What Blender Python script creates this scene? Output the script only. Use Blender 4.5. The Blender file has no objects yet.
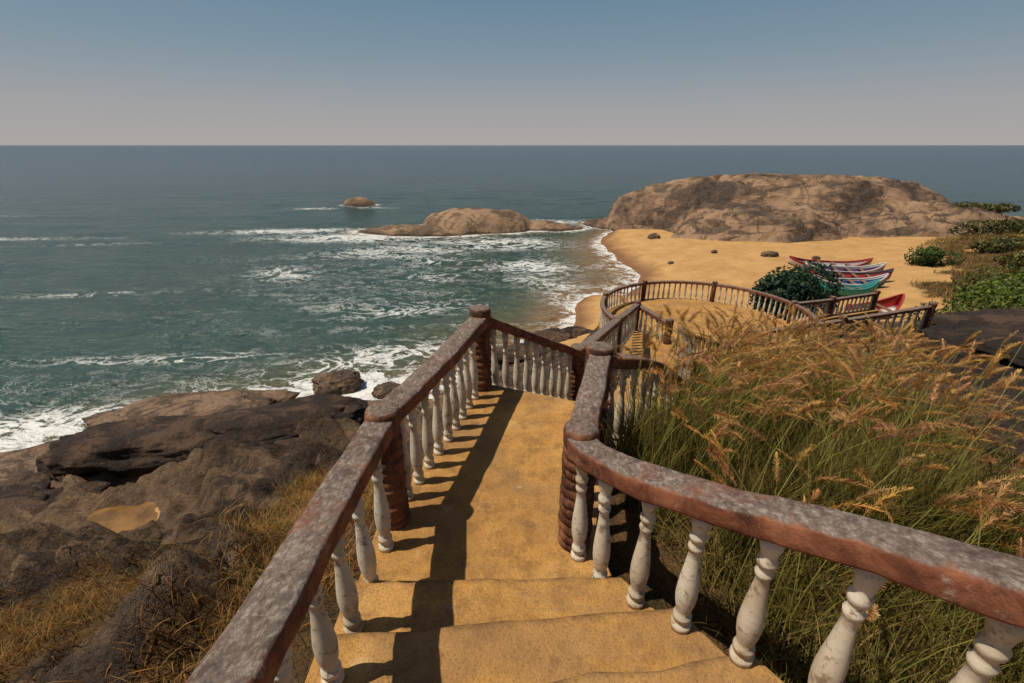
import bpy, bmesh, math, random
import numpy as np
from mathutils import Vector, noise as mn
random.seed(4); rng=np.random.default_rng(4)
sc=bpy.context.scene
R=math.radians

# ---------------------------------------------------------------- helpers
def link(o,parent=None):
    sc.collection.objects.link(o)
    if parent: o.parent=parent
    return o
def empty(name,loc=(0,0,0)):
    e=bpy.data.objects.new(name,None); e.empty_display_size=.3; e.location=loc
    sc.collection.objects.link(e); return e
def mesh_np(name,verts,faces,mat=None,smooth=True,attrs=None,cols=None,parent=None):
    verts=np.asarray(verts,dtype=np.float32); faces=np.asarray(faces,dtype=np.int32)
    me=bpy.data.meshes.new(name)
    k=faces.shape[1]
    me.vertices.add(len(verts)); me.vertices.foreach_set('co',verts.ravel())
    me.loops.add(faces.size); me.loops.foreach_set('vertex_index',faces.ravel())
    me.polygons.add(len(faces))
    me.polygons.foreach_set('loop_start',np.arange(0,faces.size,k,dtype=np.int32))
    me.polygons.foreach_set('use_smooth',np.full(len(faces),smooth))
    me.update(calc_edges=True); me.validate()
    if attrs:
        for n,a in attrs.items():
            at=me.attributes.new(n,'FLOAT','POINT'); at.data.foreach_set('value',np.asarray(a,dtype=np.float32))
    if cols is not None:
        at=me.color_attributes.new('Col','FLOAT_COLOR','POINT')
        c=np.ones((len(verts),4),dtype=np.float32); c[:,:3]=cols; at.data.foreach_set('color',c.ravel())
    if mat: me.materials.append(mat)
    return link(bpy.data.objects.new(name,me),parent)
def hash2(ix,iy,s):
    h=(ix.astype(np.int64)*374761393+iy.astype(np.int64)*668265263+s*982451653)&0xffffffff
    h=((h^(h>>13))*1274126177)&0xffffffff
    return ((h^(h>>16))&0xffff)/65535.0
def vnoise(x,y,s=0):
    ix=np.floor(x);iy=np.floor(y);fx=x-ix;fy=y-iy
    fx=fx*fx*fx*(fx*(fx*6-15)+10);fy=fy*fy*fy*(fy*(fy*6-15)+10)
    a=hash2(ix,iy,s);b=hash2(ix+1,iy,s);c=hash2(ix,iy+1,s);d=hash2(ix+1,iy+1,s)
    return (a*(1-fx)+b*fx)*(1-fy)+(c*(1-fx)+d*fx)*fy
def fbm(x,y,s=0,o=5,g=.5):
    t=0;a=1;n=0
    for i in range(o):
        t=t+a*vnoise(x*2**i+i*13.7,y*2**i-i*7.3,s+i);n+=a;a*=g
    return t/n
def sstep(a,b,x):
    t=np.clip((x-a)/(b-a),0,1);return t*t*(3-2*t)

# ---------------------------------------------------------------- node helpers
class M:
    def __init__(s,name,rough=.8,spec=.3):
        s.m=bpy.data.materials.new(name); s.m.use_nodes=True
        s.nt=s.m.node_tree; s.b=s.nt.nodes['Principled BSDF']
        s.b.inputs['Roughness'].default_value=rough
        s.b.inputs['Specular IOR Level'].default_value=spec
    def n(s,t,**k):
        nd=s.nt.nodes.new(t)
        for a,v in k.items():
            setattr(nd,a,v)
        return nd
    def l(s,a,b): s.nt.links.new(a,b)
    def pos(s):
        if not hasattr(s,'_p'): s._p=s.n('ShaderNodeNewGeometry')
        return s._p.outputs['Position']
    def noise(s,scale,detail=6,rough=.6,dist=0,vec=None,stretch=None):
        nd=s.n('ShaderNodeTexNoise'); nd.inputs['Scale'].default_value=scale; nd.inputs['Detail'].default_value=detail
        nd.inputs['Roughness'].default_value=rough; nd.inputs['Distortion'].default_value=dist
        v=vec or s.pos()
        if stretch:
            mp=s.n('ShaderNodeMapping'); mp.inputs['Scale'].default_value=stretch; s.l(v,mp.inputs['Vector']); v=mp.outputs[0]
        s.l(v,nd.inputs['Vector']); return nd.outputs['Fac']
    def ramp(s,fac,stops,interp='LINEAR'):
        r=s.n('ShaderNodeValToRGB'); r.color_ramp.interpolation=interp
        e=r.color_ramp.elements
        while len(e)<len(stops): e.new(.5)
        for i,(p,c) in enumerate(stops):
            e[i].position=p; e[i].color=(c,c,c,1) if isinstance(c,(int,float)) else (*c,1)
        s.l(fac,r.inputs[0]); return r.outputs[0]
    def mix(s,f,a,b,mode='MIX'):
        x=s.n('ShaderNodeMix',data_type='RGBA',blend_type=mode)
        for i,v in ((0,f),(6,a),(7,b)):
            if isinstance(v,(int,float)): x.inputs[i].default_value=v
            elif isinstance(v,tuple): x.inputs[i].default_value=(*v,1)
            else: s.l(v,x.inputs[i])
        return x.outputs[2]
    def math(s,op,a,b=None,c=None,clamp=False):
        x=s.n('ShaderNodeMath',operation=op); x.use_clamp=clamp
        for i,v in enumerate((a,b,c)):
            if v is None: continue
            if isinstance(v,(int,float)): x.inputs[i].default_value=v
            else: s.l(v,x.inputs[i])
        return x.outputs[0]
    def attr(s,name):
        a=s.n('ShaderNodeAttribute',attribute_name=name); return a
    def bump(s,h,strength=.5,dist=.05,prev=None):
        b=s.n('ShaderNodeBump'); b.inputs['Strength'].default_value=strength; b.inputs['Distance'].default_value=dist
        s.l(h,b.inputs['Height'])
        if prev: s.l(prev,b.inputs['Normal'])
        return b.outputs[0]
    def col(s,c): 
        if isinstance(c,tuple): s.b.inputs['Base Color'].default_value=(*c,1)
        else: s.l(c,s.b.inputs['Base Color'])
    def nrm(s,n): s.l(n,s.b.inputs['Normal'])

def rock_nodes(m,scale=1.0,tan=(.30,.19,.11),mid=(.17,.105,.065),dark=(.045,.034,.03),crackk=.4,sx=.8,sz=.4,cov=0.0,bk=1.0):
    a=m.noise(.35*scale,6,.66,.4); b=m.noise(.8*scale,6,.68,1.2,stretch=(sx,1,sz)); c=m.noise(14*scale,3,.7)
    base=m.ramp(a,[(.40,dark),(.46,mid),(.54,tan)])
    st=m.ramp(b,[(.48+cov,0.0),(.56+cov,1.0)])
    base=m.mix(m.math('MULTIPLY',st,.85),base,dark)
    base=m.mix(m.math('MULTIPLY',m.ramp(c,[(.35,0.),(.7,1.)]),.25),base,tuple(min(1,x*1.35) for x in tan))
    v=m.n('ShaderNodeTexVoronoi',feature='DISTANCE_TO_EDGE'); v.inputs['Scale'].default_value=.16*scale
    wn=m.n('ShaderNodeTexNoise'); wn.inputs['Scale'].default_value=.35*scale; wn.inputs['Detail'].default_value=6; m.l(m.pos(),wn.inputs['Vector'])
    vm=m.n('ShaderNodeVectorMath',operation='MULTIPLY_ADD'); vm.inputs[1].default_value=(9/scale,)*3; m.l(wn.outputs['Color'],vm.inputs[0]); m.l(m.pos(),vm.inputs[2])
    m.l(vm.outputs[0],v.inputs['Vector'])
    crack=m.ramp(v.outputs['Distance'],[(0,0.),(.012,1.)])
    base=m.mix(m.math('MULTIPLY',m.math('SUBTRACT',1,crack),min(.9,crackk*1.6)),base,(.03,.022,.018))
    h=m.math('ADD',m.math('MULTIPLY',b,1.0),m.math('MULTIPLY',m.noise(3.5*scale,6,.75),.8))
    n=m.bump(h,bk,.38/scale); n=m.bump(crack,crackk,.06/scale,n); n=m.bump(c,.45,.02/scale,n)
    return base,n

# ---------------------------------------------------------------- materials
def mat_terrain():
    m=M('terrain_ground',.88,.2)
    rk,n=rock_nodes(m,1.1,tan=(.20,.13,.078),mid=(.085,.055,.036),dark=(.022,.017,.014))
    at=m.n('ShaderNodeSeparateColor'); ca=m.attr('Col'); m.l(ca.outputs['Color'],at.inputs[0])
    sandm,grm,tanm=at.outputs
    rk=m.mix(m.math('MULTIPLY',tanm,.8),rk,m.ramp(m.noise(1.5,6,.7),[(.35,(.16,.10,.06)),(.55,(.38,.25,.15))]))
    n1=m.noise(.5,4,.6,.3); n2=m.noise(9,5,.7)
    sand=m.ramp(n1,[(.3,(.40,.225,.08)),(.7,(.53,.32,.125))])
    sand=m.mix(m.math('MULTIPLY',m.ramp(n2,[(.45,0.),(.75,1.)]),.45),sand,(.26,.15,.065))
    sand=m.mix(m.ramp(m.noise(.9,6,.8,.5),[(.56,0.),(.66,.4)]),sand,(.22,.13,.06))
    sp=m.n('ShaderNodeSeparateXYZ'); m.l(m.pos(),sp.inputs[0])
    wet=m.ramp(m.math('ADD',sp.outputs[2],m.math('MULTIPLY',n1,.3)),[(.25,1.),(.62,0.)])
    sand=m.mix(wet,sand,(.20,.10,.045))
    g1=m.noise(1.2,6,.7,.5)
    soil=m.ramp(g1,[(.3,(.05,.045,.015)),(.45,(.14,.08,.028)),(.6,(.25,.13,.05)),(.75,(.09,.095,.03))])
    soil=m.mix(m.math('MULTIPLY',n2,.5),soil,(.05,.035,.02))
    edge=m.math('ADD',m.math('MULTIPLY',m.noise(1.6,6,.75),.9),-.45)
    f1=m.math('ADD',grm,edge); f1=m.ramp(f1,[(.42,0.),(.58,1.)])
    f2=m.math('ADD',sandm,m.math('MULTIPLY',edge,.8)); f2=m.ramp(f2,[(.42,0.),(.56,1.)])
    c=m.mix(f1,rk,soil); c=m.mix(f2,c,sand)
    m.col(c)
    sn=m.bump(m.math('ADD',n2,m.math('MULTIPLY',m.noise(2.2,4,.6),2)),.6,.08)
    mx=m.n('ShaderNodeMix',data_type='VECTOR'); m.l(f2,mx.inputs[0]); m.l(n,mx.inputs[4]); m.l(sn,mx.inputs[5]); m.nrm(mx.outputs[1])
    return m.m
def mat_rock(name,scale,wetz=.75,**k):
    m=M(name,.8,.3); c,n=rock_nodes(m,scale,**k)
    sp=m.n('ShaderNodeSeparateXYZ'); m.l(m.pos(),sp.inputs[0])
    wet=m.ramp(m.math('ADD',sp.outputs[2],m.math('MULTIPLY',m.noise(.6,4),1.2)),[(wetz,1.),(min(1,wetz+.25),0.)])
    wet=m.math('MULTIPLY',wet,.8)
    c=m.mix(wet,c,(.035,.025,.018)); m.col(c); m.nrm(n); return m.m
def mat_water():
    m=M('sea_water',.16,.33)
    dep=m.attr('depth').outputs['Fac']; fo=m.attr('foam').outputs['Fac']; dist=m.attr('dist').outputs['Fac']
    big=m.noise(.035,3,.5,.6)
    deep=m.mix(m.ramp(big,[(.35,0.),(.65,1.)]),(.009,.040,.029),(.018,.062,.043))
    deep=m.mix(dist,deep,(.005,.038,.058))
    c=m.ramp(dep,[(0.0,(.27,.14,.055)),(.12,(.19,.12,.05)),(.34,(.08,.085,.04)),(.75,(.020,.056,.038))])
    c=m.mix(m.ramp(dep,[(.4,0.),(.95,1.)]),c,deep)
    n=m.noise(.42,8,.66,1.3,stretch=(.75,1.15,1)); n2=m.noise(1.6,5,.7,.8)
    nn=m.math('ADD',m.math('MULTIPLY',n,.8),m.math('MULTIPLY',n2,.2))
    rd=m.math('SUBTRACT',1,m.math('MULTIPLY',m.math('ABSOLUTE',m.math('SUBTRACT',nn,.5)),10),None,True)
    F=m.math('SUBTRACT',m.math('ADD',rd,fo),1)
    F=m.math('MULTIPLY',F,m.math('ADD',.2,m.math('MULTIPLY',m.noise(4,4,.8),1.6)))
    F=m.ramp(F,[(.02,0.),(.36,1.)])
    c=m.mix(m.math('MULTIPLY',F,.92),c,(.74,.75,.72)); m.col(c)
    rr=m.math('ADD',.17,m.math('MULTIPLY',F,.6)); m.l(rr,m.b.inputs['Roughness'])
    w1=m.noise(.22,3,.5,.3,stretch=(.5,1.6,1)); w2=m.noise(1.1,4,.6,.4,stretch=(.6,1.4,1)); w3=m.noise(5,3,.6,stretch=(.7,1.3,1))
    b=m.bump(w1,1.,1.8); b=m.bump(w2,1.,.6,b); b=m.bump(w3,.8,.09,b); b=m.bump(F,.5,.05,b); m.nrm(b)
    return m.m
def mat_path():
    m=M('ochre_concrete',.88,.2)
    a=m.noise(1.3,6,.65,.4); b=m.noise(7,6,.75); c3=m.noise(70,3,.8); d=m.noise(.7,5,.65,1)
    c=m.ramp(a,[(.3,(.29,.15,.045)),(.5,(.46,.245,.068)),(.68,(.56,.325,.11))])
    c=m.mix(m.math('MULTIPLY',m.ramp(b,[(.46,0.),(.64,1.)]),.6),c,(.18,.09,.034))
    c=m.mix(m.math('MULTIPLY',m.ramp(d,[(.48,0.),(.58,1.)]),.45),c,(.26,.155,.075))
    c=m.mix(m.math('MULTIPLY',m.ramp(c3,[(.48,0.),(.66,1.)]),.5),c,(.14,.08,.035))
    c=m.mix(m.ramp(m.noise(3.2,6,.8,.8),[(.58,0.),(.68,.6)]),c,(.11,.065,.038))
    c=m.mix(m.ramp(m.noise(5.1,6,.8,.4),[(.60,0.),(.68,.45)]),c,(.55,.40,.22))
    e=m.attr('edge').outputs['Fac']
    en=m.math('MULTIPLY',e,m.ramp(b,[(.35,.25),(.6,1.)]))
    c=m.mix(m.math('MULTIPLY',en,.85),c,(.09,.05,.028))  # patchy dark line on step nosings: dirt plus occlusion shade painted into the colour
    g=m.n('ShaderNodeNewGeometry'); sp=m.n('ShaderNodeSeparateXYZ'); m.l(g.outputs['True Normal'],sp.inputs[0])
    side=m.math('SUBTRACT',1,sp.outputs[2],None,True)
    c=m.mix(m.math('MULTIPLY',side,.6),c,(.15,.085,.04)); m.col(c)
    n=m.bump(b,.8,.035); n=m.bump(c3,.8,.008,n); m.nrm(n); return m.m
def mat_rail():
    m=M('painted_concrete_rail',.82,.22)
    g=m.n('ShaderNodeNewGeometry'); sp=m.n('ShaderNodeSeparateXYZ'); m.l(g.outputs['Normal'],sp.inputs[0])
    a=m.noise(5,6,.7,.5); b=m.noise(38,6,.8,.2,stretch=(1,.5,1)); d=m.noise(3.2,6,.7,.6)
    red=m.ramp(a,[(.33,(.05,.02,.013)),(.5,(.18,.062,.032)),(.66,(.29,.115,.06))])
    grey=m.ramp(b,[(.32,(.055,.042,.035)),(.5,(.15,.12,.098)),(.70,(.38,.33,.28))])
    up=m.math('ADD',sp.outputs[2],m.math('MULTIPLY',m.math('SUBTRACT',d,.5),2.4))
    up=m.ramp(up,[(.45,0.),(.85,1.)])
    up=m.math('MULTIPLY',up,.92)
    c=m.mix(up,red,grey)
    c=m.mix(m.ramp(m.noise(9,6,.8,.3),[(.6,0.),(.67,.6)]),c,(.42,.35,.29))
    c=m.mix(m.ramp(m.noise(3.7,6,.8,.8),[(.54,0.),(.66,.75)]),c,(.05,.03,.022))
    m.col(c); n=m.bump(b,.6,.010); n=m.bump(a,.5,.02,n); m.nrm(n); return m.m
def mat_post():
    m=M('carved_log_concrete',.75,.3)
    a=m.noise(9,6,.7,.6,stretch=(1,1,.4)); b=m.noise(40,4,.7)
    c=m.ramp(a,[(.35,(.022,.012,.009)),(.5,(.11,.042,.02)),(.66,(.28,.115,.055))])
    g=m.n('ShaderNodeNewGeometry'); sp=m.n('ShaderNodeSeparateXYZ'); m.l(g.outputs['Normal'],sp.inputs[0])
    c=m.mix(m.ramp(sp.outputs[2],[(.7,0.),(.95,.8)]),c,m.ramp(b,[(.35,(.07,.05,.04)),(.65,(.25,.2,.16))]))
    m.col(c); n=m.bump(a,.8,.03); n=m.bump(b,.4,.006,n); m.nrm(n); return m.m
def mat_bal():
    m=M('weathered_white_paint',.6,.35)
    a=m.noise(14,6,.75,.4); b=m.noise(60,4,.7); d=m.noise(3,4,.6)
    c=m.ramp(d,[(.3,(.46,.37,.25)),(.65,(.66,.59,.47))])
    c=m.mix(m.ramp(a,[(.53,0.),(.62,.85)]),c,(.22,.14,.08))
    c=m.mix(m.ramp(b,[(.6,0.),(.7,.7)]),c,(.12,.085,.06))
    m.col(c); n=m.bump(a,.5,.006); m.nrm(n); return m.m
def mat_veg(name,trans=.3,rough=.6):
    m=M(name,rough,.25); at=m.attr('Col'); m.col(at.outputs['Color'])
    tr=m.n('ShaderNodeBsdfTranslucent'); m.l(at.outputs['Color'],tr.inputs['Color'])
    mx=m.n('ShaderNodeMixShader'); mx.inputs[0].default_value=trans
    m.l(m.b.outputs[0],mx.inputs[1]); m.l(tr.outputs[0],mx.inputs[2])
    m.l(mx.outputs[0],m.nt.nodes['Material Output'].inputs['Surface']); return m.m
def mat_paint(name,c,rough=.5):
    m=M(name,rough,.4); a=m.noise(4,5,.7)
    m.col(m.mix(m.ramp(a,[(.45,0.),(.7,.55)]),c,tuple(x*.45+.04 for x in c))); return m.m
MT=mat_terrain(); MW=mat_water(); MP=mat_path(); MR=mat_rail(); MPO=mat_post(); MB=mat_bal(); MV=mat_veg('foliage')
MH=mat_rock('granite_headland',.34,wetz=.7,tan=(.33,.21,.125),mid=(.17,.105,.064),dark=(.034,.026,.022),crackk=.45,sx=.4,sz=1.5,cov=.02,bk=.6)
MI=mat_rock('granite_islet',.5,wetz=.72,tan=(.36,.235,.135),mid=(.22,.14,.085),dark=(.08,.055,.038),crackk=.2,bk=.7); MBO=mat_rock('granite_boulder',1.6,tan=(.24,.155,.095))

# ---------------------------------------------------------------- path centre lines
PATH=[((.3,-1.2,11.1),(0.,2.0,10.4),1.25),((-.15,2.0,10.4),(-.15,2.9,10.4),.75),((-.1,2.9,10.4),(.15,4.5,10.4),.75),((.3,4.4,10.4),(1.6,5.9,9.25),.95),
      ((1.6,5.9,9.25),(2.1,6.9,9.25),.95),((2.1,6.9,9.25),(4.1,12.4,7.3),.95),((4.1,12.4,7.3),(4.6,13.5,7.3),.95),((5.1,12.9,7.3),(7.,14.4,6.),.9)]
CP=[(0,0,10.7),(-.9,1.5,10.1),(1.4,.9,10.4),(0,3.5,10.2),(.5,5,9.8),(1,5.5,9.2),(2.5,9.5,8.1),(4.2,13,7.1),
(0,-6,12),(-4,-4,10.8),(4,-4,12.2),(9,-5,12.3),(-1.6,3,9.7),(-1.2,5,9.0),(-.6,6.5,8),(0,8,6.8),(1,10,6.2),(-3,3,9.0),(-3,0,9.8),
(1.5,2.5,10.2),(3,3,10.1),(5,5,9.5),(8,8,8.6),(4,8,8.5),(6,10,7.9),(11,10.5,8.3),(12,7,8.9),(8,2,9.9),(14,4,9.7),(18,8,8.6),(20,12,7.6),
(12,15,6.7),(9,12.8,7.1),(10,13.5,6.9),(16,16,6.0),(22,17,6.4),(7.8,18,5.7),(4,18,5.4),(7.8,22,5.3),(12,18,5.6),(7,14,5.8),
(8,26,3.0),(4,24,2.6),(0,20,2.0),(3,28,1.0),(10,32,1.6),(15,24,4.0),(18,30,2.2),(25,32,1.9),
(8,40,.5),(14,49,.0),(10.5,42,0),(13,60,0),(13,69,0),(20,45,1.3),(30,40,1.7),(35,56,1.6),(27,66,1.2),(18,76,.5),(20,60,.9),(45,45,2.3),(41,36,3.0),(58,55,2.6),
(60,38,5),(70,60,2.6),(30,22,5.4),(45,22,7),(70,20,8),(100,40,5),(95,78,0),(84,90,0),(120,70,-2),
(4.3,32,0),(-3,25.5,0),(-6.5,22.0,-.2),(-9.5,21.3,-.2),(-14.2,20.9,0),(-21.6,15.8,0),(-30,8,0),(-38,-6,0),(-20,-6,7),(0,36,-1.2),(-5,45,-4),(-8,27,-1.6),(-20,30,-4),(-40,20,-5),(9,55,-.6),(6,62,-1.4),(5,80,-4),(0,60,-3.6),
(-40,60,-8),(80,115,-6),(40,105,-5),(-60,0,-5),(20,95,-2.5),(6,45,-.8),
(-6,8,5.8),(-10,13,3),(-11.7,10.8,2.8),(-8.5,5.5,5.7),(-13,3,6.),(-16,9,3),(-3,8,6.3),(-4,14,3.3),(-2,18,2.0),(2,24,1.5),(-7,18,1.3),(-14,16,1.3),(-20,11,1.5)]
CP=np.array(CP,float); c2=.8
def phi(r2): return np.sqrt(r2+c2)
D2=((CP[:,None,:2]-CP[None,:,:2])**2).sum(-1)
n=len(CP); A=np.zeros((n+3,n+3)); A[:n,:n]=phi(D2)-np.eye(n)*.02; A[:n,n]=1;A[:n,n+1:]=CP[:,:2];A[n,:n]=1;A[n+1:,:n]=CP[:,:2].T
W=np.linalg.solve(A,np.concatenate([CP[:,2],[0,0,0]]))
def pathdist(x,y):
    best=np.full(x.shape,1e9);pz=np.zeros(x.shape)
    for a,b,w in PATH:
        a=np.array(a);b=np.array(b);d=b[:2]-a[:2]
        t=np.clip(((x-a[0])*d[0]+(y-a[1])*d[1])/(d@d),0,1)
        ds=np.hypot(x-a[0]-t*d[0],y-a[1]-t*d[1])-w
        k=ds<best;best=np.where(k,ds,best);pz=np.where(k,a[2]+t*(b[2]-a[2]),pz)
    ds=np.hypot(x-7.8,y-18)-4.2;k=ds<best
    return np.where(k,ds,best),np.where(k,6.,pz)
def base_h(x,y):
    z=np.full(x.shape,W[n]);z=z+W[n+1]*x+W[n+2]*y
    for i in range(n): z=z+W[i]*phi((x-CP[i,0])**2+(y-CP[i,1])**2)
    far=np.maximum(0,np.hypot(x-20,y-40)-110); return z-far*.12
def masks(x,y,z):
    w=fbm(x*.3,y*.3,9,4)
    sand=sstep(23,29,y+(x-8)*.25+ (w-.5)*6)*sstep(1.5,5,x+(w-.5)*4)*sstep(4.9,3.2,z+(w-.5)*1.5)
    sand=np.maximum(sand,sstep(1.6,.9,z)*sstep(26,30,y)*sstep(1,3,x))
    veg=sstep(.5,.6,fbm(x*.22,y*.22,31,4)+.25*sstep(34,44,x)-.04)*sstep(26,36,x)*sstep(1.6,2.6,z)
    sand=sand*(1-veg*.9)
    gr=sstep(-5.0,-2.6,x+(w-.5)*6+(8-y)*.12)*sstep(12,8,y+(w-.5)*4-(x>0)*6)
    gr=np.maximum(gr,sstep(.52,.6,w)*.8*(z>4.2)*(x<0)*sstep(-14,-8,x))
    gr=gr*(1-sstep(1.15,.75,np.hypot((x+4.5)/2.1,(y-2.2)/1.6)+(w-.5)*1.6))
    gr=np.maximum(gr,veg); gr=np.maximum(gr,sstep(13,17,x)*sstep(10,14,y)*sstep(3.4,4.8,z))
    dark=sstep(5.3,6.8,x+(w-.5)*3-(y-6)*.3)*sstep(15,13,y)*sstep(3.5,5,y)
    gr=gr*(1-dark)
    return sand,gr
PX,PY,PZ=-11.7,10.9,2.75
def ground_h(x,y,detail=True):
    z=base_h(x,y); s,g=masks(x,y,z)
    if detail:
        rock=(1-s)*(1-.85*g)
        f=fbm(x*.28,y*.28,3,5); rd=np.abs(fbm(x*.22+y*.08,y*.3,17,5)-.5)*2
        left=sstep(2,-3,x)*sstep(-.5,1.5,z)
        t=fbm(x*.12+y*.05,y*.2,133,4)*14; tr=(np.floor(t)+sstep(.7,1.,t%1)-t+.5)
        z=z+rock*((f-.5)*2.0*(.35+.65*left)+ (.22-rd)*2.2*left+tr*.5*left+(fbm(x*1.3,y*1.3,5,5)-.5)*.35)
        z=z+(1-rock)*(fbm(x*.8,y*.8,8,4)-.5)*.18
        wob=1+.7*(fbm(x*.9,y*.9,66,4)-.5)*2
        r=np.hypot((x-PX)/1.2,(y-PY)/.85)*wob
        k=np.exp(-(r/1.4)**4); z=z*(1-k*.9)+(PZ+.35*(fbm(x*1.2,y*1.2,67,4)-.4))*k*.9; z=z-.55*np.exp(-(r/.85)**4)
    d,pz=pathdist(x,y)
    z=np.minimum(z,pz-.2+np.maximum(0,d)*.9)
    z=np.maximum(z,pz-.5-np.maximum(0,d)*1.3) 
    return z,s,g
def gz(x,y):
    return float(ground_h(np.array([float(x)]),np.array([float(y)]))[0][0])
def dome(x,y,cx,cy,ax,ay,rot,H,p=2.6,q=.75):
    c,s=math.cos(rot),math.sin(rot);dx=x-cx;dy=y-cy
    u=(dx*c+dy*s)/ax;v=(-dx*s+dy*c)/ay
    r=np.hypot(u,v)*(1+.22*(fbm(x*.09,y*.09,int(cx)%50+2,3)-.5)*2)
    return np.where(r<1,H*np.clip(1-r**p,0,1)**q,-(r-1)*6),r
def headland_h(x,y):
    L=[(46,80,28,13,-.05,8.1,3.8,.55),(36,70,14,11,.1,5.2,2.6,.8),(60,71,17,12,-.1,5.0,2.4,.8),(27,81,12,7,0,5.6,2.2,.8),(21,83,8,5,.1,1.2,2.,1),(30,66,9,5,.1,1.9,2.,1)]
    z=None;r=None
    for a in L:
        h,rr=dome(x,y,*a); z=h if z is None else np.maximum(z,h); r=rr if r is None else np.minimum(r,rr)
    t=fbm(x*.06+y*.02,y*.11,61,4)*10+z*.45; st=np.floor(t)+sstep(.8,1.,t%1)
    rdg=np.abs(fbm(x*.1-y*.05,y*.17,93,4)-.5)*2
    z=z+np.where(z>0,(st-t+.5)*.95+(fbm(x*.35,y*.35,7,4)-.5)*.7-np.clip(.06-rdg,0,1)*11,0)
    return z,r
def islet_h(x,y):
    L=[(-6.0,80,9.3,6,0,3.2,3.4,.6),(-17,77,9,3.5,.1,1.0,2,1),(5.5,80,6,2.8,-.05,1.1,2,1),(-13,75,7,2.6,.1,1.1,2,1),(-36,113,3.8,2.4,0,1.9,2.4,.8)]
    z=None;r=None
    for a in L:
        h,rr=dome(x,y,*a); z=h if z is None else np.maximum(z,h); r=rr if r is None else np.minimum(r,rr)
    z=z+np.where(z>-.5,(fbm(x*.4,y*.5,27,5)-.5)*.9,0)
    return z,r

def axis(parts):
    o=[]
    for a,b,s in parts: o+=list(np.arange(a,b,s))
    return np.array(o+[parts[-1][1]])
def grid_mesh(name,xs,ys,zf,mat,attrs=None,cols=None,keep=None):
    X,Y=np.meshgrid(xs,ys); nx=len(xs);ny=len(ys)
    V=np.stack([X.ravel(),Y.ravel(),zf.ravel()],1)
    i=np.arange(nx*ny).reshape(ny,nx)
    F=np.stack([i[:-1,:-1],i[:-1,1:],i[1:,1:],i[1:,:-1]],-1).reshape(-1,4)
    if keep is not None:
        k=keep.ravel(); F=F[k[F].any(1)]
    return mesh_np(name,V,F,mat,True,attrs,cols)
# terrain
xs=axis([(-60,-26,1.0),(-26,-13,.25),(-13,10,.12),(10,30,.3),(30,60,.6),(60,150,1.5)])
ys=axis([(-14,-2,.6),(-2,16,.12),(16,34,.2),(34,70,.6),(70,125,1.3)])
X,Y=np.meshgrid(xs,ys); Z,S,G=ground_h(X,Y)
tan=sstep(3.9,1.6,Z)*sstep(0,-4,X)*sstep(.36,.46,fbm(X*.15,Y*.3,71,3))
pud=np.exp(-(((X-PX)/1.2)**2+((Y-PY)/.85)**2))
S2=np.maximum(S,sstep(.45,.7,pud)); 
grid_mesh('coastal_terrain',xs,ys,Z,MT,cols=np.stack([S2.ravel(),G.ravel(),tan.ravel()],1),keep=(Z>-3.5))
# headland and islet
hx=np.arange(5,92,.35);hy=np.arange(54,100,.35);X,Y=np.meshgrid(hx,hy);Zh,_=headland_h(X,Y)
grid_mesh('headland_rock',hx,hy,Zh,MH,keep=(Zh>-2))
hx=np.arange(-45,22,.3);hy=np.arange(66,120,.3);X,Y=np.meshgrid(hx,hy);Zh,_=islet_h(X,Y)
grid_mesh('islet_rock',hx,hy,Zh,MI,keep=(Zh>-2))
# sea
g=[3.0*1.35**i for i in range(1,31)]
xs=np.concatenate([-(60+np.cumsum(g))[::-1],axis([(-60,-30,1),(-30,20,.35),(20,60,1),(60,120,2)]),120+np.cumsum(g)])
ys=np.concatenate([[-60,-30,-10,0],axis([(5,60,.35),(60,100,.6),(100,150,2)]),150+np.cumsum(g)])
X,Y=np.meshgrid(xs,ys)
near=np.hypot(X,Y)<400
gd,_,_=ground_h(np.where(near,X,300.),np.where(near,Y,300.));gd=np.where(near,gd,-20)
ih,ir=islet_h(X,Y);hh,hr=headland_h(X,Y)
dep=np.clip(-np.maximum(gd,np.maximum(np.where(ir<2,-(ir-1)*6,-20),np.where(hr<2,-(hr-1)*8,-20))),0,10)/4.0
def gb(cx,cy,ax,ay,rot=0,p=1):
    c,s=math.cos(rot),math.sin(rot);dx=X-cx;dy=Y-cy
    return np.exp(-(((dx*c+dy*s)/ax)**2+((-dx*s+dy*c)/ay)**2)**p)
foam=np.zeros_like(X)
foam=np.maximum(foam,.95*np.exp(-dep*4.0/.25))
foam=np.maximum(foam,1.0*np.exp(-np.clip(ir-1,0,9)/.2)*(ir<3))
foam=np.maximum(foam,.7*np.exp(-np.clip(hr-1,0,9)/.1)*(hr<3)*sstep(40,25,X))
for a in [(-22,72,15,4.5,.12,.85),(-38,77,13,2.6,.1,.8),(-14,62,13,4.5,.2,.55),(-25,50,6,4,-.3,.5),(-2,67,10,5,0,.68),(3,51,5,8,0,.5),(6,87,8,4,0,.75),(-44,106,6,1.4,.1,.7),(-31,108,5,1.6,0,.6),
          (-9,27.5,6,2.4,.25,.7),(-8.6,23.9,4.2,2.0,.1,1.35),(-13,23,5,1.3,.1,.8),(-20,28,14,1.0,.08,.38),(-15,33,12,1.4,.1,.28),(-24,18.5,6,2.5,.35,.85),(-28,14,5,4,0,.6),(-10,37,10,1.6,.25,.34),(-40,42,8,1.0,.1,.36),(-78,70,20,1.6,.05,.45),(-58,66,9,1.0,.1,.4),(5,42,3,5,0,.35),(-110,95,30,1.5,0,.25),(-12,50,22,14,0,.25),(-26,22,14,6,.1,.2)]:
    foam=np.maximum(foam,a[5]*gb(*a[:5]))
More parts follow.
